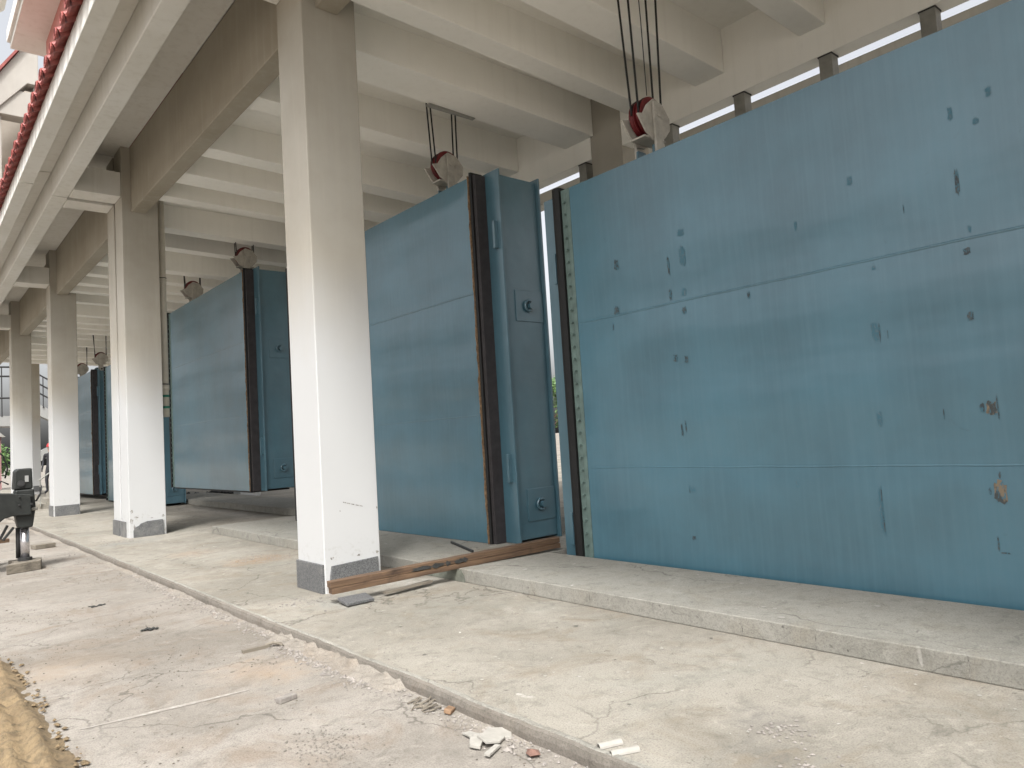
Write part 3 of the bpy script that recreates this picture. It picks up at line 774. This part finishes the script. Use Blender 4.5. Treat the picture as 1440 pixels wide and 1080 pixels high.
def flake(name, mat, pts, th, loc, rot, label, cat, group=None):
    mb = MB().prism(pts, lambda u, w_, s_: (u, w_, s_), 0, th); o = mb.build(name, mat, None, .002)
    o.location = loc; o.rotation_euler = rot; return tag(o, label, cat, group)
flake('plaster_shard', PLAST, [(-.11, -.03), (-.04, -.075), (.03, -.06), (.05, -.09), (.11, -.05), (.12, .02), (.05, .07), (-.03, .05), (-.07, .06)], .014, (2.50, 3.26, GZ+.02), (.16, .10, .3),
      'largest white plaster shard with a notched edge leaning by the kerb', 'plaster')
flake('plaster_shard', PLAST, [(-.08, -.03), (.05, -.04), (.08, .0), (.02, .04), (-.06, .03)], .02, (2.40, 3.28, GZ+.012), (.08, 0, .8),
      'small grey white plaster shard just left of the largest shard', 'plaster')
flake('plaster_shard', PLAST, [(-.07, -.015), (.07, -.02), (.07, .012), (-.06, .02)], .014, (2.39, 3.13, GZ+.012), (0, .05, .5),
      'narrow white plaster strip lying flat below the largest shard', 'plaster')
flake('plaster_shard', PLAST, [(-.05, -.02), (.04, -.03), (.06, .01), (-.02, .03)], .012, (2.44, 3.38, GZ+.012), (0, .1, 1.7),
      'pale plaster chip tucked against the kerb behind the largest shard', 'plaster')
def tubebit(loc, rz, ln, label):
    mb = MB(); n = 8; vs = []; fs = []
    for s_ in (0, ln):
        for i in range(n): a = math.pi*i/(n-1); vs.append((s_, .022*math.cos(a), .022*math.sin(a)))
    for i in range(n-1): fs.append((i, i+1, n+i+1, n+i))
    mb.add(vs, fs); o = mb.build('plaster_sleeve', PLAST, None); o.location = loc; o.rotation_euler[2] = rz
    md = o.modifiers.new('thick', 'SOLIDIFY'); md.thickness = .004
    tag(o, label, 'plaster')
tubebit((2.68, 2.63, .003), -.35, .13, 'white curled sleeve of plaster lying near the walkway edge, upper of two')
tubebit((2.66, 2.53, .003), -.42, .15, 'white curled sleeve of plaster lying near the walkway edge, lower of two')
o = MB(); o.rock((0, 0, .02), .045, .6, rn); o = o.build('brick_bit', BRICK); o.location = (2.51, 2.95, GZ); tag(o, 'dark red brick bit beside the broken kerb joint', 'brick')
o = MB(); o.box(-.04, .04, -.025, .025, 0, .03); o = o.build('clay_bit', ORANGE, None, .008); o.location = (2.565, 3.77, GZ+.005); o.rotation_euler = (.2, .1, .6); tag(o, 'orange clay bit lying against the kerb', 'clay')
o = MB(); o.box(-.065, .065, -.03, .03, 0, .035); o = o.build('concrete_chip', STONE, None, .006); o.location = (1.97, 4.80, GZ); o.rotation_euler[2] = .2; tag(o, 'lone square grey concrete chip on the dusty ground', 'stone')
wd = empty('broken_stick', (2.33, 6.16, GZ), 'broken weathered stick with a bent end lying near the kerb', 'stick')
plank(.0, .035, 0, .06, -.2, .1, 4).build('shaft', GREYW, wd); MB().tube([(.06, .03, .03), (.14, .0, .045), (.2, -.05, .03), (.2, -.11, .012)], .02, 6).build('bent_end', GREYW, wd)
rg = MB()
for i in range(26): rg.rock((rn.gauss(0, .07), rn.gauss(0, .05), .014+rn.random()*.02), rn.uniform(.02, .05), .5, rn)
o = rg.build('black_rag', BLACKB); o.location = (1.86, 7.79, GZ); o.scale = (.5, .6, .6); tag(o, 'small black crumpled rag on the dusty ground', 'rag')
rg = MB()
for i in range(14): rg.rock((rn.gauss(0, .12), rn.gauss(0, .05), .01), rn.uniform(.02, .05), .3, rn)
o = rg.build('dark_clod', BLACKB); o.location = (1.72, 9.6, GZ); o.scale = (.6, .6, .5); tag(o, 'flat dark clod of dirt on the ground beyond the black rag', 'clod')
rg = MB()
for i in range(22):
    a = rn.uniform(-.6, .6); p = (rn.gauss(0, .07), rn.gauss(0, .1)); q = .06
    rg.tube([(p[0]-q*math.cos(a), p[1]-q*math.sin(a), .012), (p[0]+q*math.cos(a), p[1]+q*math.sin(a), .02+rn.random()*.015)], rn.uniform(.005, .011), 5)
o = rg.build('twig_heap', GREYW); o.scale = (.6, .6, .7); o.location = (2.53, 3.97, GZ); tag(o, 'heap of grey splinters swept against the kerb', 'splinters')
o = MB(); o.box(-.18, .18, -.13, .13, 0, .09); o = o.build('wooden_block', GREYW, None, .01); o.location = (2.2, 17.1, GZ); o.rotation_euler[2] = .2; tag(o, 'dark wooden block on the ground right of the outrigger pad', 'block')
rg = MB()
for i in range(60): rg.rock((rn.gauss(0, .55), rn.gauss(0, .3), .05+abs(rn.gauss(0, .06))), rn.uniform(.06, .17), .6, rn)
o = rg.build('rubbish_heap', BLACKB); o.location = (9.4, 27.9, .0); tag(o, 'dark rubbish heap on the floor beyond the raised gate', 'heap')

wd.scale = (.75, .75, .75)
gv = MB()
for i in range(320):       # patch of dark broken mortar by the kerb
    gv.rock((1.82+rn.gauss(0, .10), 3.92+rn.gauss(0, .16), GZ+.003), rn.uniform(.002, .008)*(1.8 if rn.random() < .06 else 1), .6, rn)
struct(gv.build('mortar_crumbs', simple('dark_mortar', (.16, .145, .125), .95, 0, .5, 30, .3)), 'stuff')
# ------------------------------------------------------------------ crane outrigger at the left
og = empty('crane_outrigger', (1.5, 14, GZ), 'black hydraulic outrigger leg with chromed rod standing on a wooden pad', 'outrigger', None, 0, True)
MB().prism([(-1.3, 1.17), (1.2, 1.17), (1.62, 1.12), (1.62, .80), (1.36, .80), (1.27, .775), (1.20, .72), (1.15, .65), (1.08, .605), (.95, .59), (-1.3, .59)], lambda u, w_, t: (u, t, w_), 13.75, 14.2).build('beam', OUTR, og, .012)
jk = MB().prism([(1.42, 1.2), (1.40, .90), (1.455, .60), (1.645, .60), (1.69, .90), (1.67, 1.2)], lambda u, w_, t: (u, t, w_), 13.82, 14.12).build('jack_housing', OUTR, og, .02)
for (bx_, bz_) in ((1.46, 1.10), (1.62, 1.10), (1.46, .97), (1.62, .97)): MB().tube([(bx_, 13.72, bz_), (bx_, 13.83, bz_)], .016, 6).build('bolt', DARKST, og)
MB().tube([(1.70, 13.9, 1.0), (1.76, 13.86, 1.12), (1.75, 13.86, 1.22)], .014, 6).build('handle', DARKST, og)
MB().box(1.36, 1.71, 13.78, 14.16, .86, .91).build('housing_flange', simple('worn_grey_paint', (.14, .13, .11), .5, .1, .4, 8, .2), og, .01)
MB().prism([(1.40, 1.205), (1.42, 1.50), (1.46, 1.535), (1.65, 1.535), (1.66, 1.205)], lambda u, w_, t: (u, t, w_), 13.86, 14.15).build('valve_box', OUTR, og, .02)
MB().tube([(1.50, 13.84, 1.30), (1.50, 13.87, 1.30)], .05, 12).build('valve_cap', DARKST, og)
MB().box(1.55, 1.60, 13.845, 13.858, 1.32, 1.42).build('data_plate', GLASSY, og)
MB().tube([(1.55, 13.97, .60), (1.55, 13.97, .12)], .065, 16).build('chromed_rod', CHROME, og, smooth=True)
MB().tube([(1.465, 14.02, .60), (1.465, 14.02, .12)], .03, 10).build('guide_rod', DARKST, og, smooth=True)
MB().tube([(1.32, 13.9, .66), (1.22, 13.88, .46), (1.26, 13.88, .44), (1.40, 13.9, .62)], .02, 6).build('brace', OUTR, og)
MB().tube([(1.30, 13.95, 1.4), (1.33, 13.9, 1.55), (1.27, 13.88, 1.75), (1.17, 13.86, 1.86)], .012, 8).build('hose', RUBBER, og, smooth=True)
MB().tube([(1.34, 13.92, 1.30), (1.24, 13.85, 1.36), (1.16, 13.86, 1.2), (1.18, 13.9, 1.1)], .012, 8).build('hose', RUBBER, og, smooth=True)
pd = MB().prism([(1.27, 13.62), (1.74, 13.75), (1.80, 14.15), (1.36, 14.3), (1.42, 13.98)], lambda u, w_, t: (u, w_, t), GZ+.001, .075).build('wooden_pad', GREYW, None, .01)
setorigin(pd, (1.5, 14, GZ)); tag(pd, 'notched grey wooden pad under the outrigger foot', 'pad')
MB().tube([(1.55, 13.97, .08), (1.55, 13.97, .125)], .10, 16).build('foot', DARKST, og)
o = plank(0, .06, 0, .16, 0, 3.0, 3).build('ground_plank', TIMB, None); o.location = (-1.55, 15.0, .30); tag(o, 'brown plank lying behind the outrigger leg', 'plank')
for xx in (-1.3, 1.1):
    bq = MB().box(xx-.12, xx+.12, 14.95, 15.2, GZ, .30).build('timber_crib', GREYW, None, .01); setorigin(bq, (xx, 15.07, GZ)); tag(bq, 'timber block propping the brown plank ' + ('near its inner end by the outrigger' if xx > 0 else 'at its outer end'), 'block')

# ------------------------------------------------------------------ person on the concrete step, railing, far stair
stp = MB(); 
for i in range(4): stp.box(3.80+.22*i, 4.9, 30.2, 32.0, .0005 if i == 0 else .17*i+.0005, .17*(i+1))
o = setorigin(stp.build('concrete_steps', WALK, None), (4.3, 31, 0)); tag(o, 'short flight of concrete steps behind the third column', 'steps')
rl = empty('step_railing', (4.0, 30.1, 0), 'thin grey steel handrail on the concrete steps', 'railing', None, 0, True)
MB().tube([(3.78, 30.15, 1.0), (4.75, 30.15, 1.75)], .025, 8).build('handrail', STEEL, rl)
for x in (3.82, 4.2, 4.6): MB().tube([(x, 30.15, .1), (x, 30.15, 1.02+(x-3.82)*.77)], .02, 8).build('post', STEEL, rl)
def person(loc, rz):
    t = empty('person', loc, 'person in dark clothes and red hard hat on steps by the third column', 'person', None, rz)
    J = {'pel':(0,0,.93,.135,.11),'wai':(0,.01,1.10,.12,.09),'che':(0,.0,1.32,.155,.10),'nek':(0,.01,1.47,.055,.055),'hd0':(0,-.01,1.56,.07,.08),'hd1':(0,-.01,1.66,.078,.09),'hd2':(0,0,1.73,.05,.06),
         'hL':(.09,0,.88,.085,.085),'kL':(.10,-.03,.50,.058,.058),'aL':(.10,.02,.10,.042,.042),'tL':(.11,-.14,.035,.04,.03),
         'hR':(-.09,0,.88,.085,.085),'kR':(-.11,-.06,.50,.058,.058),'aR':(-.11,-.01,.10,.042,.042),'tR':(-.12,-.17,.035,.04,.03),
         'sL':(.19,.01,1.40,.055,.055),'eL':(.25,.02,1.13,.043,.043),'wL':(.22,-.14,.93,.03,.03),'pL':(.21,-.19,.87,.035,.022),
         'sR':(-.19,.01,1.40,.055,.055),'eR':(-.25,.02,1.13,.043,.043),'wR':(-.22,-.12,.92,.03,.03),'pR':(-.21,-.16,.86,.035,.022)}
    E_ = [('pel','wai'),('wai','che'),('che','nek'),('nek','hd0'),('hd0','hd1'),('hd1','hd2'),('pel','hL'),('hL','kL'),('kL','aL'),('aL','tL'),('pel','hR'),('hR','kR'),('kR','aR'),('aR','tR'),
          ('che','sL'),('sL','eL'),('eL','wL'),('wL','pL'),('che','sR'),('sR','eR'),('eR','wR'),('wR','pR')]
    fing = {}
    for sd, s_ in (('L', 1), ('R', -1)):
        w0 = Vector(J['p'+sd][:3])
        for f in range(4):
            n1, n2 = 'f%s%d' % (sd, f), 'g%s%d' % (sd, f)
            b_ = w0 + Vector((s_*.0, -.012+f*.017-.02, -.045)); e_ = b_ + Vector((-s_*.01, -.01, -.04+.005*abs(f-1.5)))
            J[n1] = (*b_, .0095, .0095); J[n2] = (*e_, .008, .008); E_ += [('p'+sd, n1), (n1, n2)]
        J['th'+sd] = (*(w0+Vector((-s_*.02, -.045, -.015))), .010, .010); E_.append(('p'+sd, 'th'+sd))
    J['nose'] = (0, -.10, 1.625, .016, .02); E_.append(('hd1', 'nose'))
    for s_ in (1, -1):
        J['ear%d' % s_] = (s_*.085, .0, 1.63, .014, .022); E_.append(('hd1', 'ear%d' % s_))
    ks = list(J); me = bpy.data.meshes.new('body'); me.from_pydata([J[k_][:3] for k_ in ks], [(ks.index(a), ks.index(b)) for a, b in E_], [])
    o = bpy.data.objects.new('body', me); C.objects.link(o); o.parent = t
    sk = o.modifiers.new('skin', 'SKIN'); lay = me.skin_vertices[0].data if me.skin_vertices else None
    if lay is None:
        bpy.context.view_layer.objects.active = o
        import bmesh
        bm = bmesh.new(); bm.from_mesh(me); bm.verts.layers.skin.verify(); bm.to_mesh(me); bm.free(); lay = me.skin_vertices[0].data
    for i, k_ in enumerate(ks): lay[i].radius = J[k_][3:]; 
    lay[0].use_root = True
    ss = o.modifiers.new('sub', 'SUBSURF'); ss.levels = 1; ss.render_levels = 2
    m, nt, b = newmat('dressed_body')
    v = coords(nt); sp = N(nt, 'ShaderNodeSeparateXYZ'); nt.links.new(v, sp.inputs[0])
    fa = ramp(nt, mul(nt, sp.outputs['Z'], .5), .739, .741)
    setc(nt, b, mix(nt, fa, c4(.02, .02, .024), c4(.40, .24, .17)), .8)
    me.materials.append(m)
    hm = MB(); n = 20; rings = [(.135, 1.66, .02), (.118, 1.67, 0), (.115, 1.73, 0), (.09, 1.785, 0), (.045, 1.815, 0), (.005, 1.82, 0)]
    vs = []; fs = []
    for r_, z, ex in rings:
        for i in range(n):
            a = 2*math.pi*i/n; vs.append((r_*.92*math.cos(a), r_*1.1*math.sin(a) - (ex if math.sin(a) < -.3 else 0)*2, z))
    for j in range(len(rings)-1):
        for i in range(n): fs.append((j*n+i, j*n+(i+1) % n, (j+1)*n+(i+1) % n, (j+1)*n+i))
    hm.add(vs, fs); hh = hm.build('hard_hat', HELM, t, smooth=True)
    for s_ in (1, -1):
        e = MB(); e.rock((s_*.03, -.092, 1.645), .011, 1, random.Random(1)); e.build('eye', DARKST, t)
    mo = MB(); mo.box(-.025, .025, -.093, -.083, 1.567, 1.575); mo.build('mouth', simple('lip', (.25, .08, .07), .6, 0, .1, 9, 0), t, .002)
    return t
person((4.22, 30.75, .512), math.radians(-35))

st = empty('stair_tower', (5, 57, 0), 'grey concrete outside stair with black railings at the far end', 'stair', None, 0, True)
MB().box(2.6, 6.6, 56, 58.5, 4.1, 4.75).build('landing', GLASSY, st)
MB().prism([(5.6, 6.3), (9.8, 3.6), (9.8, 3.0), (5.6, 5.5)], lambda u, w_, t: (u, t, w_), 55.0, 55.9).build('stair_flight', GLASSY, st)
MB().prism([(5.6, 1.6), (10.2, 4.0), (10.2, 3.4), (5.6, .9)], lambda u, w_, t: (u, t, w_), 56.0, 57).build('stair_flight', GLASSY, st)
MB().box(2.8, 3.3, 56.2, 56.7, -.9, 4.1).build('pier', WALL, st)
MB().box(9.4, 9.9, 56.2, 56.7, -.9, 4.1).build('pier', WALL, st)
for z in (5.9, 7.3, 7.9): MB().tube([(2.6, 56, z), (6.6, 56, z)], .06, 6).build('rail', DARKST, st)
for i in range(9): MB().tube([(2.6+i*.5, 56, 4.7), (2.6+i*.5, 56, 7.9)], .035, 6).build('baluster', DARKST, st)
for d in (.9, 1.5, 2.1): MB().tube([(5.6, 54.95, 6.1+d), (9.8, 54.95, 3.4+d)], .05, 6).build('rail', DARKST, st)
for i in range(9): MB().tube([(5.7+i*.5, 54.95, 6.1-i*.32), (5.7+i*.5, 54.95, 8.15-i*.32)], .03, 6).build('baluster', DARKST, st)

# ------------------------------------------------------------------ far background: shed, trees
sh = empty('red_shed', (4, 82, 0), 'far low red brick shed with a grey roof beyond the stair', 'shed', None, 0, True)
MB().box(5.6, 7.2, 80, 84, -.9, 4.2).build('wall', simple('far_red_brick', (.22, .12, .115), .9, 0, .2, 3, .1), sh)
MB().prism([(5.3, 4.2), (7.5, 4.2), (6.4, 5.2)], lambda u, w_, t: (u, t, w_), 79.6, 84.4).build('roof', STEEL, sh)
def tree(x, y, z, h, rcrown, seed, label, n=2600, leaf=.16):
    rn = random.Random(seed)
    t = empty('broadleaf_tree', (x, y, z), label, 'tree', 'trees beyond the gates')
    tr = MB(); tr.tube([(0,0,0), (.08,.05,h*.35), (-.05,.1,h*.7)], [.22, .16, .07], 10)
    for i in range(8):
        a = rn.uniform(0, 6.28); z0 = h*rn.uniform(.3, .6)
        tr.tube([(0, 0, z0), (rcrown*.4*math.cos(a), rcrown*.4*math.sin(a), z0+h*.14), (rcrown*.75*math.cos(a), rcrown*.75*math.sin(a), z0+h*.26)], [.08, .05, .02], 6)
    tr.build('trunk', BARK, t)
    cr = MB(); cl = []
    for i in range(26):
        a = rn.uniform(0, 6.28); q = rcrown*math.sqrt(rn.random())*.85; zz = h*(.42+.55*rn.random())
        cl.append((q*math.cos(a), q*math.sin(a), zz, rcrown*rn.uniform(.18, .36)))
    for i in range(n):
        c = rn.choice(cl); d = Vector((rn.gauss(0,1), rn.gauss(0,1), rn.gauss(0,1))).normalized()*c[3]*rn.random()**.4
        p = Vector(c[:3]) + d; u = Vector((rn.gauss(0,1), rn.gauss(0,1), rn.gauss(0,1))).normalized(); w_ = u.orthogonal().normalized()
        s_ = leaf*rn.uniform(.6, 1.3)
        cr.add([p-u*s_, p+w_*s_*.5, p+u*s_, p-w_*s_*.5], [(0,1,2,3)])
    cr.build('crown', LEAF, t)
tree(38, 41, -.9, 6.5, 2.6, 1, 'round green tree glimpsed through the gap between the two nearest gates')
tree(7.5, 95, -.9, 4.5, 2.2, 2, 'small bright green tree low at the far left by the outrigger', 1500, .2)

# ------------------------------------------------------------------ light, sky, camera
SUN_EL, SUN_AZ = math.radians(54), math.radians(220)     # azimuth of the sun seen from above, 0 = +Y, clockwise
wd = bpy.data.worlds.new('World'); sc.world = wd; wd.use_nodes = True
nt = wd.node_tree; bg = nt.nodes['Background']
sky = nt.nodes.new('ShaderNodeTexSky'); sky.sky_type = 'NISHITA'; sky.sun_disc = False
sky.sun_elevation = SUN_EL; sky.sun_rotation = SUN_AZ; sky.air_density = 1.0; sky.dust_density = 7.0; sky.ozone_density = .6
hs = nt.nodes.new('ShaderNodeHueSaturation'); hs.inputs['Saturation'].default_value = .20; hs.inputs['Value'].default_value = 1.0
nt.links.new(sky.outputs['Color'], hs.inputs['Color']); nt.links.new(hs.outputs['Color'], bg.inputs['Color'])
bg.inputs['Strength'].default_value = .15
sd = bpy.data.lights.new('sun', 'SUN'); sd.energy = 1.9; sd.angle = math.radians(10); sd.color = (1, 1, .99)
so = bpy.data.objects.new('sun', sd); C.objects.link(so)
sv = Vector((math.sin(SUN_AZ)*math.cos(SUN_EL), math.cos(SUN_AZ)*math.cos(SUN_EL), math.sin(SUN_EL)))
so.rotation_euler = (-sv).to_track_quat('-Z', 'Y').to_euler(); so.location = sv*40

def cam_axes():
    F = 1013.0
    dY = Vector((-145-720, 664-540, F)).normalized()
    dX = Vector((1906-720, 538-540, F)); dX -= dY*dX.dot(dY); dX.normalize()
    dZ = dX.cross(dY)
    if dZ.y > 0: dZ = -dZ
    return dX, dY, dZ
dX, dY, dZ = cam_axes()
right = Vector((dX.x, dY.x, dZ.x)); up = -Vector((dX.y, dY.y, dZ.y)); back = -Vector((dX.z, dY.z, dZ.z))
M = Matrix.Identity(4)
for i in range(3): M[i][0] = right[i]; M[i][1] = up[i]; M[i][2] = back[i]
M[2][3] = 1.6
cd = bpy.data.cameras.new('camera'); cd.sensor_width = 36; cd.lens = 1013/1440*36; cd.clip_end = 3000; cd.clip_start = .05
co = bpy.data.objects.new('camera', cd); C.objects.link(co); co.matrix_world = M; sc.camera = co
for o in bpy.data.objects:
    if '_w' in o: del o['_w']
sc.view_settings.view_transform = 'Standard'; sc.view_settings.look = 'None'; sc.view_settings.exposure = 1.12; sc.view_settings.gamma = 1
sc.cycles.use_denoising = True
sc.cycles.max_bounces = 10; sc.cycles.diffuse_bounces = 6; sc.cycles.glossy_bounces = 4
sc.cycles.sample_clamp_indirect = 6
